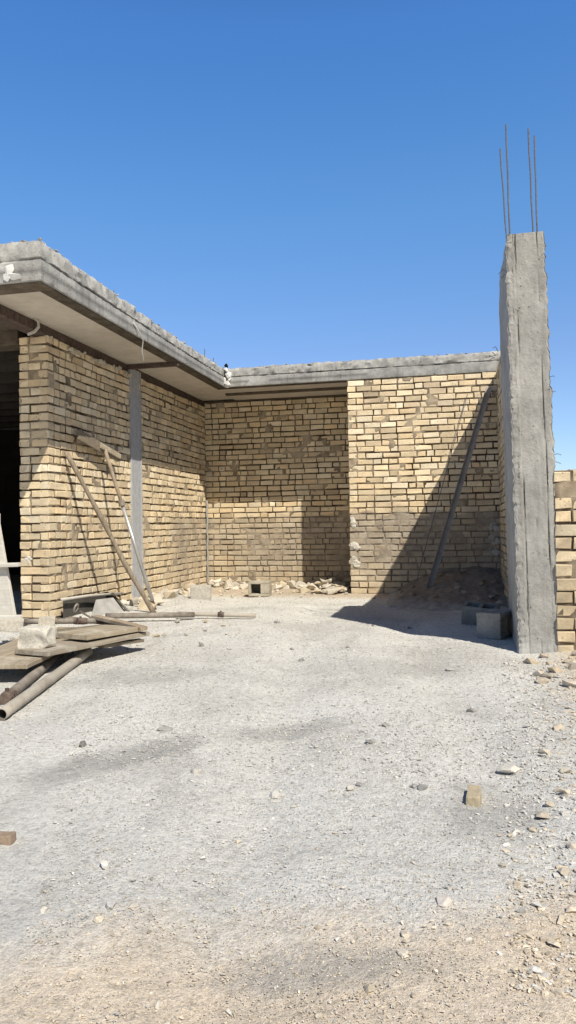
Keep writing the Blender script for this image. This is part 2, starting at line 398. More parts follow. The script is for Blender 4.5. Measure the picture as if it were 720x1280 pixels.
# roof slab: rough cast edge swept along the eave, closed by a slab body
def sweep_edge():
    path = [(-9.1, YF), (XE, YF), (XE, YB - .006), (.78, YB - .006)]
    nrm = [(0, -1), (1, 0), (0, -1)]
    prof = [(-.16, 0), (-.012, 0), (0, .006), (.004, .03), (.005, .06), (.003, .09), (.002, .118), (-.010, .126), (-.012, .134), (-.002, .142),
            (-.004, .17), (-.006, .2), (-.012, .225), (-.022, .243), (-.05, ZT - ZS), (-.12, ZT - ZS + .004), (-.3, ZT - ZS)]
    mb = MB(); rows = []
    for s in range(3):
        a, b = Vector(path[s]), Vector(path[s+1]); L = (b - a).length; st = .028 if s else .05
        k = int(L / st); t = (b - a).normalized(); n = Vector(nrm[s])
        for i in range(k + 1):
            p = a + t * L * i / k; row = []
            for j, (off, z) in enumerate(prof):
                # mitre: pull the offset along the path near corners
                q = p + n * off
                if s == 0 and i == k: q = Vector((XE + off, YF - off))
                if s == 1 and i == k: q = Vector((XE + off, YB - .006 - off))
                if s == 1 and i == 0: continue
                if s == 2 and i == 0: continue
                if s == 0: q.x = min(q.x, XE + off)
                if s == 1: q.y = max(min(q.y, YB - .006 - off), YF - off)
                if s == 2: q.x = max(q.x, XE + off)
                w = Vector((q.x, q.y, ZS + z * (1 + .26 * max(0, min(1, (7.6 - q.y) / 2.4)))))
                if j > 1:
                    e = .007 * fbm((w.x * 5, w.y * 5, w.z * 9), 4) + .0065 * fbm((w.x * 25, w.y * 25, w.z * 30), 2)
                    if j < 7: e *= .6
                    if j >= 8: e = e * 1.2 + .014 * fbm((w.x * 16, w.y * 16, w.z * 16), 3) - .018 * max(0, noise.noise((w.x * 16, w.y * 16, w.z * 40)) - .2) * 2
                    q2 = n * e; w.x += q2.x; w.y += q2.y
                    if j > 10: w.z += .012 * fbm((w.x * 3, w.y * 3, 4), 4) + .014 * fbm((w.x * 14, w.y * 14, 8), 4) * (j > 11)
                    if j in (7, 8): w.z += .008 * noise.noise((w.x * 3, w.y * 3, 0))
                row.append(w)
            if row: rows.append(row)
    np_ = len(prof)
    vs = [p for r in rows for p in r]
    fs = [(i*np_+j, (i+1)*np_+j, (i+1)*np_+j+1, i*np_+j+1) for i in range(len(rows)-1) for j in range(np_-1)]
    mb.add(vs, fs, (1, 1, 1))
    for i in range(len(rows)):                                  # darker tone along the cold joint, seam line and upper tier
        for j in (7, 8):
            d = .22 + .75 * max(0, noise.noise((rows[i][j].x * 2, rows[i][j].y * 2, 1)) + .4); mb.c[i*np_+j] = (min(1, d),) * 3
        if noise.noise((rows[i][4].x * 1.1, rows[i][4].y * 1.1, 6)) > -.05: mb.c[i*np_+4] = (.5,) * 3
        for j in range(9, 16):
            k = noise.noise((rows[i][j].x * 15, rows[i][j].y * 15, rows[i][j].z * 40)); mb.c[i*np_+j] = (1.05 - .45 * max(0, min(1, (k - .28) * 5)),) * 3
    return mb
m = sweep_edge()
m.box((-9.1, YF + .15, ZS + .012), (XE - .15, YB + .3, ZT - .012)); m.box((-9.1, YB + .302, ZS + .012), (.78, 12.7, ZT - .012)); m.box((XE - .148, YB + .12, ZS + .012), (.78, YB + .3, ZT - .013))
rnd = random.Random(5)
def crumb(x, y, z, r):
    k = rock(r, rnd.randrange(9999), .7, 10); m.add([Vector(p) + Vector((x, y, z)) for p in k.v], k.f, (.95, .95, .95))
for _ in range(110):
    y = YF + (YB - YF) * rnd.random(); crumb(XE - .035 - abs(rnd.gauss(0, .05)), y, ZS + .258 * (1 + .26 * max(0, min(1, (7.6 - y) / 2.4))), rnd.uniform(.008, .028))
for _ in range(40): crumb(rnd.uniform(-5.5, XE - .05), YF + .035 + abs(rnd.gauss(0, .05)), ZS + .325, rnd.uniform(.010, .030))
for _ in range(70): crumb(rnd.uniform(XE + .1, .6), YB + .035 + abs(rnd.gauss(0, .05)), ZS + .258, rnd.uniform(.007, .022))
slab = m.build('roof_slab', SLABC, house, smooth=True); slab.data.set_sharp_from_angle(angle=R(35))
rnd = random.Random(3)
# formwork strip left under the edge, plaster soffit, beams
m = MB()
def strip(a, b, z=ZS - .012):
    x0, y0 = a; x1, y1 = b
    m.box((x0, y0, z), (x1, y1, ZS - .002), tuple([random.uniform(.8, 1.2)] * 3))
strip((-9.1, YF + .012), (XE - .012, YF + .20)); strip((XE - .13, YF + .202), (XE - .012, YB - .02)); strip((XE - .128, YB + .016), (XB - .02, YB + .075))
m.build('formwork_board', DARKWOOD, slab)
m = MB()
m.box((XL - .02, YF + .203, ZS - .003), (XE - .132, 7.70, ZS + .010)); m.box((XL - .02, 7.702, ZS - .004), (XE - .132, YR - .002, ZS + .010))
m.box((XE - .130, YB + .077, ZS - .003), (XB - .002, YB + .40, ZS + .010)); m.box((XE - .130, YB + .48, ZS - .022), (XB - .002, YR - .002, ZS + .010))
m.build('soffit', PLASTER, slab)
m = MB(); m.box((XE - .13, YB + .402, ZS - .03), (XB - .002, YB + .478, ZS + .01)); m.box((XL, YR - .045, 2.664), (XB - .003, YR - .004, ZS - .024)); m.build('formwork_board', DARKWOOD, slab)
m = MB()
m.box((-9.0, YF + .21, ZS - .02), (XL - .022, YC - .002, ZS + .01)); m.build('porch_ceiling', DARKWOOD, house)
m = MB()
m.box((XL - .16, YF + .212, ZL + .003), (XL - .012, YR, ZS - .005)); m.build('steel_beam', RUST, house, bevel=.004)
m = MB()
m.box((XL - .01, 7.73, ZS - .055), (XE - .02, 7.78, ZS - .006)); m.build('cross_bar', RUST, house, bevel=.004)
# steel post built into the left wall: web and two flanges
m = MB()
m.box((XL - .02, 7.775, -.02), (XL + .010, 8.015, ZL + .06), (1.0, 1.0, 1.02)); m.box((XL - .02, 7.755, -.02), (XL + .020, 7.774, ZL + .05)); m.box((XL - .02, 8.016, -.02), (XL + .020, 8.035, ZL + .05))
m.build('steel_post', STEEL, house, bevel=.003)
# mortar strip run down the inner corner
m = MB()
pts = [(XL + .02 + .006 * math.sin(k * 1.7), YR - .025, 1.25 - k * .065) for k in range(20)]
m.tube(pts, [.011 + .006 * abs(math.sin(k * 2.3)) for k in range(20)], 8, (.40, .385, .36)); m.build('mortar_strip', MORTAR, house, smooth=True)

def lump(mb, c, r, seed, col=(.72, .68, .6), sc=(1, 1, 1)):
    k = rock(r, seed, 1, 16)
    mb.add([Vector((p[0]*sc[0], p[1]*sc[1], p[2]*sc[2])) + Vector(c) for p in k.v], k.f, col)
# mortar squeezed out on the top of the left wall
for i in range(22):
    y = YC + .04 + i * .078 + random.uniform(-.02, .02)
    if 0 < i < 21 and random.random() < .25: continue
    m = MB(); lump(m, (XL + .012, y, ZL - .02 + random.uniform(-.03, .02)), random.uniform(.02, .045), 300 + i, (.60, .55, .46), (.6, 1.1, .75))
    m.build('mortar_splash', MORTAR, wl)
def splash(base, n, sx, sz, r, seed, col, par, ax=(1, .35, .9)):
    m = MB(); q = random.Random(seed)
    for i in range(n): lump(m, (base[0] + q.gauss(0, sx), base[1], base[2] + q.gauss(0, sz)), r * q.uniform(.6, 1.25), seed + i, col, ax)
    m.build('mortar_splash', MORTAR, par)
splash((XB + .045, YB - .004, .88), 8, .022, .04, .036, 340, (.70, .66, .58), wp)
splash((XB + .06, YB - .004, .60), 8, .024, .022, .04, 360, (.70, .66, .58), wp)
splash((XB + .05, YB - .004, .42), 7, .025, .03, .036, 380, (.66, .62, .54), wp)
for k, zz in enumerate((.82, .62, .5)): splash((.41, YB - .006, zz), 5, .02, .025, .036, 400 + 10 * k, (.58, .54, .48), wp, (1, .5, 1))
splash((XL - .20, YC - .004, .60), 8, .025, .018, .022, 440, (.72, .68, .6), wl, (1, .3, .8))
# scraps of white foam stuck to the slab edge
m = MB()
lump(m, (-3.21, YF - .012, 2.80), .05, 420, (1, 1, 1), (.7, .4, 1.3)); lump(m, (-3.17, YF - .012, 2.745), .055, 421, (1, 1, 1), (1.2, .4, .6)); lump(m, (-3.23, YF - .012, 2.74), .035, 422, (.9, .9, .9), (1, .4, 1))
m.build('foam_scrap', WHITE, slab)
m = MB()
for i, (dx, dz, r) in enumerate(((0, 2.90, .05), (.03, 2.84, .055), (-.03, 2.77, .05), (.02, 2.73, .05), (.05, 2.79, .04))):
    lump(m, (XE + .03 + dx, YB - .05, dz), r, 430 + i, (1, 1, 1), (.8, .8, 1.1))
m.build('foam_scrap', WHITE, slab)
m = MB(); lump(m, (XE + .03, YB - .05, 2.965), .032, 440, (.12, .12, .12), (.8, .8, 1.2)); m.build('drain_stub', RUST, slab)
# cables
m = MB(); m.tube([(XE + .012, 6.52, 2.80), (XE + .025, 6.62, 2.74), (XE + .02, 6.72, 2.68), (XE - .02, 6.78, 2.60), (XE - .01, 6.80, 2.50)], .006, 6, (.75, .73, .7)); m.build('cable', MORTAR, house, smooth=True)
m = MB(); m.tube([(XL + .01, YC - .23, ZS), (XL + .03, YC - .20, 2.74 - .06), (XL + .035, YC - .2, 2.63), (XL + .01, YC - .235, 2.58), (XL - .02, YC - .28, 2.55)], .013, 8, (.62, .58, .52)); m.build('conduit', MORTAR, house, smooth=True)
for (x, y, h) in ((XE - .10, 6.33, .10), (XE - .06, 8.75, .11), (XE - .03, 9.0, .05)):
    m = MB(); m.tube([(x, y, ZT - .03), (x + .004, y + .002, ZT + h)], .005, 6); m.build('rebar_stub', REBAR, slab)
m = MB(); m.tube([(.50, YB - .02, ZT - .02), (.47, YB - .06, ZT + .035), (.44, YB - .05, ZT + .02)], .005, 6); m.tube([(.47, YB - .02, ZT - .06), (.43, YB - .06, ZT - .03)], .005, 6); m.build('tie_wire', REBAR, slab)

# ------------------------------------------------------------------ concrete column
col = empty('concrete_column', ((XC0 + XC1) / 2, (YK0 + YK1) / 2, 0), 'tall rough cast grey concrete column with rebar sticking out of its top', 'column')
m = MB()
W, D = XC1 - XC0, YK1 - YK0; nz = 330
per = []
for k in range(44): per.append((k / 44, 'f'))
for k in range(44): per.append((k / 44, 'r'))
for k in range(20): per.append((k / 20, 'b'))
for k in range(44): per.append((k / 44, 'l'))
cols_ = []
for j in range(nz + 1):
    z = -.12 + (ZK + .12) * j / nz
    for (t, sd) in per:
        if sd == 'f': p = Vector((XC0 + W * t, YK0, z)); n = Vector((0, -1, 0))
        elif sd == 'r': p = Vector((XC1, YK0 + D * t, z)); n = Vector((1, 0, 0))
        elif sd == 'b': p = Vector((XC1 - W * t, YK1, z)); n = Vector((0, 1, 0))
        else: p = Vector((XC0, YK1 - D * t, z)); n = Vector((-1, 0, 0))
        e = .003 * fbm((p.x * 4, p.y * 4, z * 3), 3) + .0022 * fbm((p.x * 22, p.y * 22, z * 16), 3)
        c = 1.0
        if sd == 'f':
            # board seams left by the formwork: two ragged vertical grooves
            for g0, wd, amp in ((.24 + .035 * noise.noise((0, 0, z * 2.2)) + .012 * noise.noise((3, 0, z * 19)), .015, .018), (.80 + .03 * noise.noise((5, 0, z * 2.0)) + .012 * noise.noise((8, 0, z * 17)), .014, .016),
                                (.52 + .10 * noise.noise((2, 2, z * 1.2)), .014, .014 if z < .9 else 0)):
                k = max(0, .35 + 1.3 * noise.noise((g0 * 3, 7, z * 3.1)))
                gg = math.exp(-((t - g0) / wd) ** 2) * min(1, k); e -= amp * gg; c -= .45 * gg * (1 if amp else 0)
            if t < .22: e += .005 + .004 * fbm((t * 8, 3, z * 12), 3)
            if t < .045 or t > .965: e += .007 * noise.noise((t, 1, z * 24)) - .004
        n2 = n
        p = p + n2 * e
        # rough arrises
        if sd in 'fl':
            edge = abs(p.x - XC0) + abs(p.y - YK0)
            if edge < .045:
                s_ = .013 * fbm((1, 2, z * 9), 4) + .010 * noise.noise((4, 4, z * 37)); p.x -= s_; p.y += abs(s_) * .6
        if sd in 'fr' and abs(p.x - XC1) + abs(p.y - YK0) < .04:
            s_ = .012 * fbm((5, 2, z * 9), 4) + .009 * noise.noise((9, 4, z * 40)); p.x += s_
        if z > 2.6 and abs(p.x - XC0) < .05:                      # broken top corner
            p.x += .022 * max(0, (z - 2.62) / .22) * (.6 + .4 * noise.noise((0, p.y * 9, z * 14)))
        if z < .05: p += n * .008 * (1 - max(0, z) / .05)          # foot spreads a little
        t_ = max(0, p.z) / ZK; p.x = (p.x - .496) * (1.03 - .09 * t_) + .496 + .022 - .046 * t_
        m.v.append(tuple(p)); m.c.append((c, c, c))
npf = len(per)
for j in range(nz):
    for k in range(npf):
        k2 = (k + 1) % npf; m.f.append((j*npf+k, j*npf+k2, (j+1)*npf+k2, (j+1)*npf+k))
cx, cy = (XC0 + XC1) / 2 + .02, (YK0 + YK1) / 2
m.v.append((cx, cy, ZK + .012)); m.c.append((1, 1, 1))
for k in range(npf): m.f.append((nz*npf+k, nz*npf+(k+1) % npf, len(m.v)-1))
m.build('column_shaft', CONC, col, smooth=True).data.set_sharp_from_angle(angle=R(38))
for (x, y, h, dx, dy) in ((.380, 5.37, 3.63, -.010, .0), (.385, 5.66, 3.62, -.038, .03), (.535, 5.37, 3.58, -.018, .0), (.588, 5.62, 3.66, -.004, .02)):
    m = MB(); n = 26
    m.tube([(x + dx * (k / n) + .0012 * math.sin(k * .5), y + dy * (k / n), ZK - .05 + (h - ZK + .05) * k / n) for k in range(n + 1)], [.0056 + .0006 * (k % 2) for k in range(n + 1)], 7)
    m.build('rebar', REBAR, col)
m = MB(); m.tube([(.560, 5.36, ZK - .03), (.561, 5.36, ZK + .07)], .005, 6); m.build('rebar', REBAR, col)
for (pts) in ([(.37, 5.40, 2.60), (.33, 5.37, 2.62), (.30, 5.36, 2.59)], [(.37, 5.40, 2.575), (.34, 5.37, 2.585), (.318, 5.36, 2.555)],
              [(.62, 5.4, 1.86), (.648, 5.38, 1.865), (.655, 5.38, 1.855)], [(.62, 5.4, 1.76), (.65, 5.38, 1.755), (.66, 5.38, 1.76)], [(.62, 5.4, 1.32), (.66, 5.36, 1.33), (.685, 5.36, 1.32)], [(.62, 5.4, 1.27), (.65, 5.36, 1.275), (.68, 5.36, 1.262)]):
    m = MB(); m.tube(pts, .0022, 5); m.build('tie_wire', REBAR, col)

# ------------------------------------------------------------------ boundary walls
sw = empty('side_wall', (.53, 7.5, 0), 'brick boundary wall running back from the concrete column to the house, seen edge on in shade', 'wall')
m = MB(); XS = .475
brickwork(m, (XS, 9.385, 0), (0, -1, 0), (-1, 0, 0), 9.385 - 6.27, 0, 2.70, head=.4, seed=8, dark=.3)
brickwork(m, (.585, 6.27, 0), (0, 1, 0), (1, 0, 0), 9.385 - 6.27, 0, 2.70, head=.4, seed=9)
m.box((XS + .03, 6.28, -.05), (.555, 9.385, 2.70), (.3, .25, .18)); m.build('brick_face', BRICK, sw)
fw = empty('front_wall', (1.8, 5.3, 0), 'low yellow brick wall starting at the right side of the concrete column', 'wall')
m = MB(); YW = 5.285
brickwork(m, (.628, YW, -.12), (1, 0, 0), (0, -1, 0), 3.4, -.12, 1.21, course=.0900, head=.40, seed=10, dark=.20, jit=.005, wave=.012, worn=.16)
m.box((.635, YW + .03, -.1), (4.02, YW + .21, 1.205), (.32, .27, .2))
m.build('brick_face', BRICK, fw)
m = MB()
for i in range(70):
    lump(m, (.65 + i * .05, YW + .10 + random.uniform(-.03, .03), 1.205), random.uniform(.04, .08), 500 + i, (.62, .58, .51), (1, 1, .35))
m.build('mortar_cap', MORTAR, fw)

# ------------------------------------------------------------------ heap of soil in the shaded corner
def heap_z(x, y):
    dx = (x - .18) / (1.08 if x < .18 else .9); d = max(0, (9.42 - y)) / 1.9
    h = .37 * max(0, 1 - dx * dx) ** 1.0 * max(0, 1 - d) ** 1.15
    return h + (.034 * fbm((x * 3.5, y * 3.5, 2), 4) + .016 * fbm((x * 14, y * 14, 2), 4)) * min(1, h * 14) - .03
m = MB(); nxh, nyh = 80, 90
for j in range(nyh + 1):
    for i in range(nxh + 1):
        x = -1.0 + 1.48 * i / nxh; y = 7.2 + 2.21 * j / nyh
        hz_ = heap_z(x, y); m.v.append((x, y, hz_ + ground_z(x, y))); k = max(0, 1 - max(0, hz_) / .07); m.c.append((1 + .55 * k, 1 + .75 * k, 1 + 1.05 * k))
m.f = [(j*(nxh+1)+i, j*(nxh+1)+i+1, (j+1)*(nxh+1)+i+1, (j+1)*(nxh+1)+i) for j in range(nyh) for i in range(nxh)]
o = m.build('soil_heap', SOIL, smooth=True); tag(o, 'low heap of brown soil against the shaded brick wall beside the column', 'soil heap')

for i in range(26):
    q = random.Random(900 + i); x = q.uniform(-.75, .4); y = q.uniform(7.9, 9.3); r = q.uniform(.014, .045)
    k = rock(r, 900 + i, .75, 13, q.choice([(.36, .28, .2), (.30, .24, .18), (.45, .39, .31)])); o = k.build('soil_clod', STONE)
    o.location = (x, y, max(ground_z(x, y), heap_z(x, y) + ground_z(x, y)) + r * .25); o.rotation_euler.z = q.uniform(0, 6.28); tag(o, 'brown clod of earth on the shaded soil heap or just in front of it', 'clod', 'clods on the soil heap')

# ------------------------------------------------------------------ poles leaning in the yard
def frame(a, b, hint=(0, 0, 1)):
    a, b = Vector(a), Vector(b); x = (b - a).normalized(); y = Vector(hint).cross(x).normalized(); z = x.cross(y)
    M = Matrix((x, y, z)).transposed().to_4x4(); M.translation = a; return M, (b - a).length

def shaped(name, mats, M, build, label, cat, group=None):
    """a thing that is one mesh, modelled in its own frame (x along) and stood at M"""
    mb = MB(); build(mb); o = mb.build(name, mats); o.matrix_world = M; return tag(o, label, cat, group)

# steel channel leaning on the block
M, L = frame((-.36, 8.83, .10), (.385, 9.33, 2.50), (0, -1, 0))
def ch(mb):
    mb.box((0, -.035, -.006), (L, .035, 0)); mb.box((0, -.035, .0005), (L, -.029, .05)); mb.box((0, .029, .0005), (L, .035, .05))
o = shaped('steel_channel', m_simple('grey_brown_steel', (.34, .31, .29), (.54, .50, .46), 12, .6, .3), M, ch, 'long steel channel leaning against the brick wall next to the column', 'steel beam')
m = MB(); m.tube([(-.40, 9.24, .14), (-.52, 9.27, .13), (-.50, 9.30, .25), (.13, 9.372, 2.44)], .0045, 6)
o = m.build('steel_rod', REBAR); tag(o, 'thin steel rod leaning on the wall just left of the steel channel', 'rod')

# wooden pole and long handled spreader leaning on the left wall
PT, PF = Vector((-3.535, 6.29, 1.585)), Vector((-2.955, 6.93, .01))
m = MB(); n = 16
m.tube([PT.lerp(PF, k / n) + Vector((.008 * math.sin(k * .5), .008 * math.cos(k * .8), 0)) for k in range(n + 1)], [.021 + .003 * math.sin(k * 1.3) + .004 * k / n for k in range(n + 1)], 9)
o = m.build('wooden_pole', m_simple('bare_pole_wood', (.20, .155, .11), (.42, .35, .27), 20, .9, .5, (3, 3, .6)), smooth=True)
tag(o, 'slim bare wooden pole leaning against the left brick wall', 'pole')
tool = empty('floor_spreader', (-3.03, 7.17, 0), 'long handled spreader with a wooden cross board leaning head up on the left wall', 'tool')
HT, HF = Vector((-3.47, 6.955, 1.67)), Vector((-3.03, 7.17, .01))
m = MB(); m.tube([HT.lerp(HF, k / 8) for k in range(9)][:4], .019, 10); m.build('wooden_shaft', m_simple('shaft_wood', (.28, .22, .16), (.45, .37, .28), 20), tool, smooth=True)
m = MB(); m.tube([HT.lerp(HF, .34), HT.lerp(HF, .93)], .020, 12, (1, 1, 1)); tb = m.build('metal_tube', GALV, tool, smooth=True)
m = MB(); m.tube([HT.lerp(HF, .31), HT.lerp(HF, .345)], .034, 12, (1.1, 1.1, 1.05)); m.build('collar', PIPE, tb)
m = MB(); m.tube([HT.lerp(HF, .925), HT.lerp(HF, 1.0)], .016, 10); m.build('foot_tip', RUST, tool)
HA, HB = Vector((-3.50, 6.47, 1.765)), Vector((-3.475, 7.28, 1.615))
M, L = frame(HA, HB)
m = MB(); m.box((0, -.012, -.05), (L, .016, .05), (.75, .72, .68), .003, M); cb = m.build('cross_board', WOOD, tool, bevel=.004)
m = MB(); m.box((L * .48, -.03, -.02), (L, -.0125, .035), (1.25, 1.2, 1.1), .002, M); m.build('stiffener', WOOD, cb, bevel=.004)

# ------------------------------------------------------------------ boards, pipes and blocks on the left
def plank(name, a, b, width, th, label, mat=WOOD, roll=(0, 0, 1), col=(1, 1, 1), group=None, cat='board'):
    """x runs along the plank, a and b are the middle of its two ends on the underside"""
    M, L = frame(a, b, roll); mb = MB(); nseg = 14; r = random.Random(label)
    rows = []
    for i in range(nseg + 1):
        x = L * i / nseg; s = .012 * noise.noise((x * 3, width * 9, 1)); w0 = width / 2 * (1 + .03 * noise.noise((x * 7, 0, len(label)))); w1 = width / 2 * (1 + .03 * noise.noise((x * 7, 5, len(label))))
        e = .014 * (noise.noise((len(label), 1, 0)) if i in (0, nseg) else 0)
        z = .006 * noise.noise((x * 2, 3, len(label)))
        rows.append([(x + e, -w0, z), (x - e, w1, z), (x - e, w1, z + th), (x + e * .6, w1 * .33, z + th + .002), (x + e, -w0 * .33, z + th - .002), (x + e, -w0, z + th)])
    vs = [p for q in rows for p in q]
    fs = [(i*6+k, i*6+(k+1) % 6, (i+1)*6+(k+1) % 6, (i+1)*6+k) for i in range(nseg) for k in range(6)] + [tuple(range(6)), tuple(nseg*6 + k for k in range(6))[::-1]]
    mb.add(vs, fs, col); o = mb.build(name, mat, bevel=.003); o.matrix_world = M
    return tag(o, label, cat, group)

def pipe(name, a, b, r, label, coup=(), mat=PIPE, lab='scaffold coupler'):
    root = empty(name, tuple(a), label, 'pipe')
    mb = MB(); A, B = Vector(a), Vector(b); mb.tube([A.lerp(B, k / 6) for k in range(7)], r, 14, (1, 1, 1), hollow=True); mb.build('tube', mat, root, smooth=True)
    for t, w in coup:
        mb = MB(); d = (B - A).normalized(); p = A.lerp(B, t)
        mb.tube([p - d * w, p - d * w * .6, p + d * w * .6, p + d * w], [r * 1.1, r * 1.25, r * 1.25, r * 1.1], 12, (1.5, 1.5, 1.45)); sd = d.cross(Vector((0, 0, 1))).normalized()
        mb.tube([p + sd * r * 1.2, p + sd * r * 1.8], r * .45, 8); mb.tube([p + Vector((0, 0, r)), p + Vector((0, 0, r * 1.7))], r * .4, 6)
        cp_ = mb.build('coupler', RUST, root); mb = MB(); mb.tube([p + sd * r * 1.8 - d * w * .4 + Vector((0, 0, -r)), p + sd * r * 1.8 - d * w * .4 + Vector((0, 0, r * 1.4))], r * .25, 6); mb.build('bolt', RUST, cp_)
    return root
# upper board, lower board and the bottom one at the frame edge
plank('timber_board', (-2.55, 4.10, .108), (-2.30, 5.05, .10), .27, .03, 'wide weathered board lying under the pale concrete lump')
plank('timber_board', (-2.50, 4.48, .150), (-2.36, 4.96, .142), .31, .034, 'short thick board on top of the board stack by the pipe', col=(1.15, 1.12, 1.05))
plank('timber_board', (-2.66, 3.84, .070), (-2.90, 5.3, .085), .46, .028, 'wide board lowest in the stack at the left edge', col=(1.1, 1.06, 1.0))
plank('timber_board', (-2.34, 4.60, .075), (-2.22, 4.98, .060), .06, .022, 'narrow batten under the front edge of the board stack', col=(.6, .58, .55))
pipe('scaffold_pipe', (-2.33, 3.50, .03 + ground_z(-2.3, 3.5)), (-2.62, 4.60, .045), .028, 'brown scaffold pipe with a clamp at its near end beside the boards', ((.035, .04),))
pipe('scaffold_pipe', (-2.17, 3.23, .03 + ground_z(-2.17, 3.2)), (-2.46, 4.66, .04), .030, 'pale cement stained scaffold pipe lying nearest on the gravel', (), mat=m_simple('pale_pipe', (.30, .265, .22), (.52, .48, .41), 7, .8, .4))
pipe('scaffold_pipe', (-3.16, 5.00, .19), (-2.60, 5.25, .17), .021, 'jointed pipe lying across the back of the boards', ((.66, .05), (.93, .05)))
plank('timber_board', (-2.72, 5.25, .185), (-2.17, 4.92, .15), .06, .028, 'narrow cement blotched batten slanting down over the top board', col=(1.1, 1.0, .9))
plank('timber_board', (-3.0, 5.35, .16), (-2.42, 5.30, .12), .09, .022, 'thin grey batten lying crosswise behind the board stack', col=(.8, .78, .74))
plank('timber_board', (-2.80, 4.75, .135), (-2.52, 5.20, .13), .12, .024, 'short dark offcut between the concrete lump and the short thick board', col=(.62, .6, .56))
pipe('scaffold_pipe', (-3.05, 6.10, .10), (-2.42, 6.62, .055), .025, 'dark pipe under the leaning pole at the foot of the wall')
pipe('scaffold_pipe', (-2.58, 6.62, .065), (-1.88, 6.82, .030), .021, 'long pale pipe lying in front of the rubble', ((.55, .03),), mat=m_simple('dusty_pipe', (.38, .34, .28), (.55, .50, .43), 6, .85, .3))

def lumpy_block(name, size, M, label, col, cat, mat=STONE, seed=1, amt=.012, bev=.012):
    bm = bmesh.new(); bmesh.ops.create_cube(bm, size=1); bmesh.ops.subdivide_edges(bm, edges=bm.edges, cuts=7, use_grid_fill=True)
    for v in bm.verts:
        p = Vector((v.co.x * size[0], v.co.y * size[1], v.co.z * size[2]))
        corner = sum(abs(t) > .42 for t in v.co); q = p + Vector((seed * 3.1, 0, 0))
        p *= 1 - .05 * max(0, corner - 1) * (.7 + .6 * noise.noise(q * 9))
        p += Vector((noise.noise(q * 12), noise.noise(q * 12 + Vector((9, 0, 0))), noise.noise(q * 12 + Vector((0, 9, 0))))) * amt
        v.co = p
    bm.verts.index_update(); mb = MB(); mb.add([v.co.copy() for v in bm.verts], [[v.index for v in f.verts] for f in bm.faces], col); bm.free()
    o = mb.build(name, mat, smooth=False); o.matrix_world = M; return tag(o, label, cat)
lumpy_block('concrete_lump', (.19, .15, .125), Matrix.Translation((-2.585, 4.24, .20)) @ Matrix.Rotation(.15, 4, 'Z'), 'pale broken concrete lump sitting on the wide weathered board', (.66, .62, .54), 'block', MORTAR, 2, .02)
lumpy_block('brick_piece', (.21, .11, .09), Matrix.Translation((-3.27, 5.05, .155)) @ Matrix.Rotation(.1, 4, 'Z'), 'pale brick at the left edge behind the concrete lump', (.66, .6, .5), 'brick', MORTAR, 3, .006)
lumpy_block('brick_piece', (.12, .10, .10), Matrix.Translation((-3.02, 5.08, .17)) @ Matrix.Rotation(.5, 4, 'Z'), 'half brick wedged just behind the concrete lump', (.6, .55, .46), 'brick', MORTAR, 4, .008)

# sheet metal trough lying on its side by the wall
tr = empty('mortar_trough', (-3.3, 6.62, .05), 'cement crusted sheet metal mortar trough lying on its side against the left wall', 'trough')
m = MB(); F = [(-3.30, 6.30, .055), (-3.17, 6.79, .015), (-3.36, 6.88, .185), (-3.38, 6.56, .195)]
m.add(F, [(0, 1, 2, 3)]); o = m.build('front_panel', SHEET, tr); sm = o.modifiers.new('thick', 'SOLIDIFY'); sm.thickness = .006
m = MB(); m.add([(-3.50, 6.16, .02), (-3.47, 6.98, .02), (-3.47, 6.98, .235), (-3.50, 6.16, .225), (-3.17, 6.82, .015), (-3.36, 6.92, .185)], [(0, 1, 2, 3), (1, 4, 5, 2), (0, 1, 4)], (.22, .21, .2)); o = m.build('tub', SHEET, tr); sm = o.modifiers.new('thick', 'SOLIDIFY'); sm.thickness = .005  # tub coloured dark to paint in the shadow inside its mouth
m = MB(); m.tube([(-3.46, 6.06, .245), (-3.43, 6.5, .238), (-3.38, 7.12, .205)], .013, 8, (1.35, 1.3, 1.22)); m.build('rim', SHEET, tr, smooth=True)
m = MB(); m.tube([(-3.37, 6.93, .19), (-3.16, 6.86, .02)], .012, 8, (.4, .38, .36)); m.build('rim', SHEET, tr, smooth=True)
wr = empty('steel_ring', (-3.32, 6.02, .16), 'small grey ring clamp standing in front of the dark mouth of the trough', 'ring')
m = MB(); pts = [(-3.30 + .012 * math.sin(a), 6.03 + .030 * math.cos(a), .175 + .034 * math.sin(a)) for a in [k * math.pi / 8 for k in range(17)]]
m.tube(pts, .009, 7, (1, 1, 1)); m.build('hoop', PIPE, wr, smooth=True); m = MB(); m.tube([(-3.28, 6.06, .145), (-3.20, 6.16, .06)], .009, 7, (.8, .8, .8)); m.build('shank', PIPE, wr)

# limewashed trestle at the left edge of the picture
tre = empty('timber_trestle', (-3.95, 5.75, 0), 'whitewashed timber trestle standing before the dark doorway at the left edge', 'trestle')
def beam(a, b, w, t, name, parent, mat=PALEWOOD, hint=(0, -1, 0), col=(1, 1, 1)):
    M, L = frame(a, b, hint); mb = MB(); mb.box((0, -w / 2, -t / 2), (L, w / 2, t / 2), col, .003, M); return mb.build(name, mat, parent, bevel=.004)
beam((-3.76, 5.74, .04), (-3.93, 5.74, .95), .14, .035, 'leg', tre); beam((-4.62, 5.74, .04), (-4.45, 5.74, .95), .14, .035, 'leg', tre)
beam((-4.75, 5.70, .555), (-3.645, 5.70, .575), .035, .058, 'rung', tre); beam((-4.75, 5.69, .10), (-3.62, 5.69, .13), .04, .05, 'rung', tre)
beam((-4.75, 5.74, .965), (-3.86, 5.74, .965), .10, .05, 'top_rail', tre)
beam((-4.18, 6.3, .04), (-4.12, 5.84, .94), .10, .035, 'leg', tre); beam((-4.62, 6.3, .04), (-4.45, 5.84, .94), .10, .035, 'leg', tre)

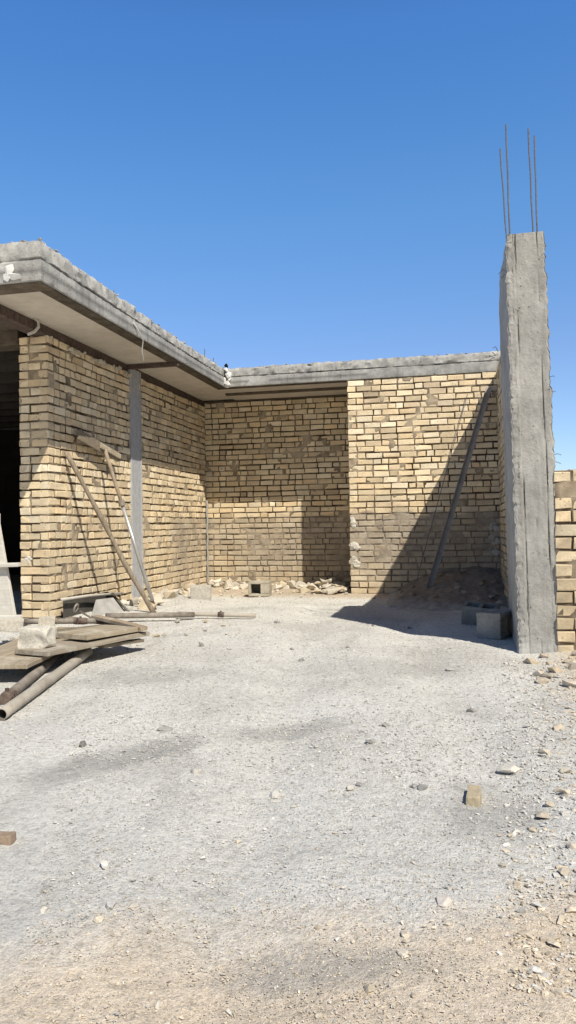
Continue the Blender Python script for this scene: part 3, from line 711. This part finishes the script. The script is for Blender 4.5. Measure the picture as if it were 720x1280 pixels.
# ------------------------------------------------------------------ hollow concrete blocks in the shade
def hollow_block(loc, rot, label, tilt=(0, 0), l=.39):
    bm = bmesh.new(); w, h, t = .19, .19, .032
    # plan outline with two open cells, extruded; cells run along local z
    cells = [(-l/2 + t, -t/2 * .8), (t/2 * .8, l/2 - t)]
    mb = MB(); c = (1, 1, 1)
    mb.box((-l/2, -w/2, 0), (l/2, -w/2 + t, h), c, .003); mb.box((-l/2, w/2 - t, 0), (l/2, w/2, h), c, .003)
    for x0, x1 in ((-l/2, -l/2 + t), (-t/2, t/2), (l/2 - t, l/2)): mb.box((x0 + .0015, -w/2 + t - .002, .002), (x1 - .0015, w/2 - t + .002, h - .002), c, .001)
    bm.free(); o = mb.build('hollow_block', BLOCKC, bevel=.005); o.matrix_world = Matrix.Translation(loc) @ Matrix.Rotation(rot, 4, 'Z') @ Matrix.Rotation(tilt[0], 4, 'X') @ Matrix.Rotation(tilt[1], 4, 'Y')
    return tag(o, label, 'block', 'hollow blocks by the column')
hb = hollow_block((.175, 5.98, .098), R(65), 'grey hollow concrete block lying on its side at the shadow edge beside the column', (R(90), 0), .30)
hollow_block((.16, 6.66, -.02), R(-12), 'second hollow concrete block half sunk in the soil just behind the nearer block', (R(10), R(5)), .29)

# ------------------------------------------------------------------ rubble along the walls
PALE = [(.66, .60, .50), (.72, .66, .56), (.58, .52, .43), (.62, .53, .39), (.50, .45, .38)]
def chunk(x, y, r, seed, label, group, flat=.7, z=None, cat='rubble', name='rubble_chunk'):
    rr = random.Random(seed); mb = rock(r, seed, flat, rr.randint(9, 14), rr.choice(PALE)); o = mb.build(name, STONE)
    o.location = (x, y, (ground_z(x, y) if z is None else z) + r * flat * .55); o.rotation_euler = (rr.uniform(-.3, .3), rr.uniform(-.3, .3), rr.uniform(0, 6.28))
    return tag(o, label, cat, group)
rr = random.Random(21)
for i in range(48):
    x = XL + .12 + (XB - XL - .3) * (i + rr.random()) / 48
    chunk(x, YR - abs(rr.gauss(.16, .16)) - .07, rr.uniform(.035, .115), 1000 + i, 'pale chunk of broken brick or mortar along the foot of the recessed back wall', 'rubble along the back wall')
for i in range(36):
    y = 7.25 + 2.9 * rr.random(); chunk(XL + .07 + abs(rr.gauss(.1, .12)), y, rr.uniform(.04, .10), 1100 + i, 'pale chunk of broken mortar at the foot of the left wall beyond the leaning pole', 'rubble along the left wall')
for i in range(30):
    hx, hy = rr.gauss(0, .13), rr.gauss(0, .10)
    chunk(-1.66 + hx * 1.1, 9.46 + hy, rr.uniform(.05, .12), 1200 + i, 'pale flat piece in the small heap of rubble before the dark corner', 'pieces in the rubble heap', .45, z=max(0, .17 * math.exp(-(hx * hx + hy * hy) / .02) * rr.uniform(.5, 1.1)))
chunk(-3.12, 7.15, .13, 1301, 'large white slab of mortar leaning right behind the foot of the wooden pole', None, .5, name='mortar_slab', cat='mortar slab')
chunk(-3.20, 7.55, .14, 1302, 'second white mortar slab lying to the right of the pole foot', None, .45, name='mortar_slab', cat='mortar slab')
lumpy_block('masonry_block', (.24, .18, .17), Matrix.Translation((-2.98, 8.40, .10)) @ Matrix.Rotation(.3, 4, 'Z'), 'grey squared block standing among the rubble at the left inner corner', (.52, .49, .43), 'block', MORTAR, 6, .008)
# open ended grey block with a dark hollow facing the yard
mb = MB(); w, d, h, t = .26, .24, .18, .03
for a, b in (((-w/2, -d/2, 0), (w/2, d/2, t)), ((-w/2, -d/2, h - t), (w/2, d/2, h)), ((-w/2, -d/2, t + .001), (-w/2 + t, d/2, h - t - .001)), ((w/2 - .11, -d/2, t + .001), (w/2, d/2, h - t - .001)), ((-w/2 + t, d/2 - .03, t + .001), (w/2 - .11, d/2, h - t - .001))): mb.box(a, b, (1.25, 1.2, 1.08), .002)
o = mb.build('broken_block', BLOCKC, bevel=.006); o.matrix_world = Matrix.Translation((-2.42, 9.0, .01)) @ Matrix.Rotation(.12, 4, 'Z'); tag(o, 'open ended pale block with a dark hollow in front of the back wall', 'block')

for i in range(30):
    x, y = -2.75 + rr.gauss(0, .42), 5.55 + rr.gauss(0, .45)
    chunk(x, y, rr.uniform(.015, .045), 1400 + i, 'small crumb of mortar scattered around the boards and pipes at the left', 'mortar crumbs by the boards')
for i in range(40):
    x = rr.uniform(XL + .3, -.9); chunk(x, 9.5 + rr.gauss(-.35, .35), rr.uniform(.012, .035), 1450 + i, 'small crumb of brick on the bare soil in front of the recessed wall', 'crumbs before the back wall')
# ------------------------------------------------------------------ single stones on the yard
def stone(x, y, r, seed, label, group=None, col=None, flat=.6):
    k = rock(r, seed, flat, 15, col or random.choice([(.62, .57, .48), (.55, .52, .47), (.66, .60, .50), (.5, .44, .36)])); o = k.build('stone', STONE)
    o.location = (x, y, ground_z(x, y) + r * flat * .45); o.rotation_euler.z = random.uniform(0, 6.28); return tag(o, label, 'stone', group)
def gxy(x, y): return (x, y, ground_z(x, y))
lumpy_block('brick_piece', (.046, .125, .04), Matrix.Translation((.032, 2.64, ground_z(.03, 2.64) + .012)) @ Matrix.Rotation(-.05, 4, 'Z'), 'short tan broken brick lying alone on the gravel at the right', (.50, .42, .29), 'brick', STONE, 8, .006)
lumpy_block('brick_piece', (.06, .045, .032), Matrix.Translation((-1.378, 2.06, ground_z(-1.37, 2.06) + .012)) @ Matrix.Rotation(.2, 4, 'Z'), 'small brown brick piece lying alone at the left edge of the yard', (.36, .27, .20), 'brick', STONE, 9, .005)
stone(-.055, 1.93, .024, 50, 'flat whitish oval stone right of centre near the viewer', None, (.70, .63, .56), .45)
stone(-.99, 1.95, .017, 51, 'small white cubic stone left of centre near the viewer', None, (.78, .74, .66), .8)
stone(-.87, 1.76, .017, 52, 'rounded grey stone with a dark side below the white cubic stone', None, (.55, .53, .5), .7)
stone(-1.03, 1.71, .014, 53, 'small pale stone near the left, left of the rounded grey stone', None, (.66, .62, .55), .7)
stone(.16, 2.93, .042, 54, 'largest pale crumbly stone behind the lone tan brick', None, (.68, .64, .56), .5)
stone(-1.58, 2.93, .022, 55, 'dark pebble on the grey gravel in the left middle of the yard', None, (.22, .21, .2), .8)
stone(-1.32, 3.22, .036, 56, 'flat dark edged stone in the left middle of the yard', None, (.36, .35, .33), .4)
stone(-.66, 2.62, .022, 57, 'white pebble in the middle of the yard', None, (.75, .71, .63), .7)
for i, (x, y, r) in enumerate(((.24, 2.52, .034), (.27, 2.60, .03), (.20, 2.42, .022), (.30, 2.3, .028), (.26, 2.15, .03), (.33, 2.7, .034), (.36, 2.9, .03), (.19, 2.1, .02), (.29, 1.95, .024), (.13, 2.37, .014), (.10, 2.36, .012), (.31, 3.1, .035), (.40, 3.4, .04))):
    stone(x, y, r * .72, 70 + i, 'tan stone among the scatter along the right edge of the yard', 'stones along the right edge', random.choice([(.58, .50, .39), (.64, .57, .46), (.5, .44, .36)]))
for i in range(34):
    y = 1.15 + 1.2 * random.random() ** 1.6; x = random.uniform(-.36 * y - .3, .16 * y)
    stone(x, y, random.uniform(.007, .016), 100 + i, 'small pale pebble on the tan soil close to the viewer', 'small pebbles close to the viewer', random.choice([(.68, .60, .48), (.62, .56, .47), (.56, .52, .46), (.5, .43, .33)]))
for i in range(26):
    y = random.uniform(2.3, 7); x = random.uniform(-.4 * y, .02 * y)
    stone(x, y, random.uniform(.012, .028), 150 + i, 'small grey stone loose on the gravel yard', 'stones on the gravel yard', random.choice([(.6, .57, .51), (.34, .33, .31), (.5, .48, .44)]))
# stones and clods on the bank below the low front wall
for i in range(26):
    x = random.uniform(.40, .95); y = random.uniform(3.9, 5.15)
    stone(x, y, random.uniform(.025, .06), 200 + i, 'tan clod on the bank below the low brick wall at the right', 'clods below the low wall', random.choice([(.56, .47, .35), (.50, .43, .34), (.62, .55, .45)]))

# ------------------------------------------------------------------ camera
f, yaw, pitch, roll = 937.43, .22402, .018258, .015598
cyw, syw, cp, sp = math.cos(yaw), math.sin(yaw), math.cos(pitch), math.sin(pitch)
right = Vector((cyw, syw, 0)); fwd = Vector((-syw * cp, cyw * cp, sp)); up = right.cross(fwd)
cr, sr = math.cos(roll), math.sin(roll)
r2 = right * cr - up * sr; u2 = right * sr + up * cr
cam = bpy.data.cameras.new('camera'); co = bpy.data.objects.new('camera', cam); C.objects.link(co)
Mx = Matrix((r2, u2, -fwd)).transposed().to_4x4(); Mx.translation = (0, 0, .87); co.matrix_world = Mx
cam.sensor_fit = 'VERTICAL'; cam.sensor_height = 24; cam.lens = f / 1280 * 24; cam.clip_start = .05; cam.clip_end = 3000
scene.camera = co

# ------------------------------------------------------------------ light
tosun = Vector((1 / K1, -1 / K2, 1)).normalized(); elev = math.asin(tosun.z); az = math.atan2(tosun.x, tosun.y)
sun = bpy.data.lights.new('sun', 'SUN'); sun.energy = 5.0; sun.angle = R(.5); sun.color = (1, .94, .82)
so = bpy.data.objects.new('sun', sun); C.objects.link(so); so.rotation_euler = tosun.to_track_quat('Z', 'Y').to_euler(); so.location = (4, -4, 8)
w = bpy.data.worlds.new('World'); scene.world = w; w.use_nodes = True; t = w.node_tree
bg = t.nodes['Background']; sky = t.nodes.new('ShaderNodeTexSky'); sky.sky_type = 'NISHITA'; sky.sun_disc = False
sky.sun_elevation = elev; sky.sun_rotation = az; sky.air_density = 1.0; sky.dust_density = .2; sky.ozone_density = 3.0; sky.altitude = 0
hs = t.nodes.new('ShaderNodeMix'); hs.data_type = 'RGBA'; hs.blend_type = 'MULTIPLY'; hs.inputs[0].default_value = 1; hs.inputs[7].default_value = (1.20, 1.79, 2.41, 1)
# the blue deepens towards the zenith
tcn = t.nodes.new('ShaderNodeTexCoord'); sx = t.nodes.new('ShaderNodeSeparateXYZ'); rp = t.nodes.new('ShaderNodeValToRGB')
el = rp.color_ramp.elements
for _ in range(3): el.new(.5)
for e_, (p_, c_) in zip(el, ((.03, (1.0, .72, .62)), (.22, (.94, .71, .64)), (.39, (.83, .86, .78)), (.56, (.68, .84, .88)), (.85, (.16, .18, .22)))): e_.position = p_; e_.color = c_ + (1,)
hz = t.nodes.new('ShaderNodeMix'); hz.data_type = 'RGBA'; hz.blend_type = 'MULTIPLY'; hz.inputs[0].default_value = 1
t.links.new(tcn.outputs['Generated'], sx.inputs[0]); t.links.new(sx.outputs[2], rp.inputs[0])
az_ = t.nodes.new('ShaderNodeVectorMath'); az_.operation = 'DOT_PRODUCT'; az_.inputs[1].default_value = (.66, -.75, 0)  # sky dimmed on the sun's side to cut fill on shaded walls
r3 = t.nodes.new('ShaderNodeValToRGB'); r3.color_ramp.elements[0].position = .0; r3.color_ramp.elements[0].color = (1, 1, 1, 1); r3.color_ramp.elements[1].position = .55; r3.color_ramp.elements[1].color = (.34, .30, .27, 1)
h3 = t.nodes.new('ShaderNodeMix'); h3.data_type = 'RGBA'; h3.blend_type = 'MULTIPLY'; h3.inputs[0].default_value = 1
t.links.new(tcn.outputs['Generated'], az_.inputs[0]); t.links.new(az_.outputs['Value'], r3.inputs[0]); t.links.new(r3.outputs[0], h3.inputs[7])
t.links.new(sky.outputs[0], hs.inputs[6]); t.links.new(hs.outputs[2], hz.inputs[6]); t.links.new(rp.outputs[0], hz.inputs[7]); t.links.new(hz.outputs[2], h3.inputs[6]); t.links.new(h3.outputs[2], bg.inputs[0]); bg.inputs[1].default_value = .10
scene.view_settings.view_transform = 'Standard'; scene.view_settings.look = 'None'; scene.view_settings.exposure = 0
scene.cycles.diffuse_bounces = 2
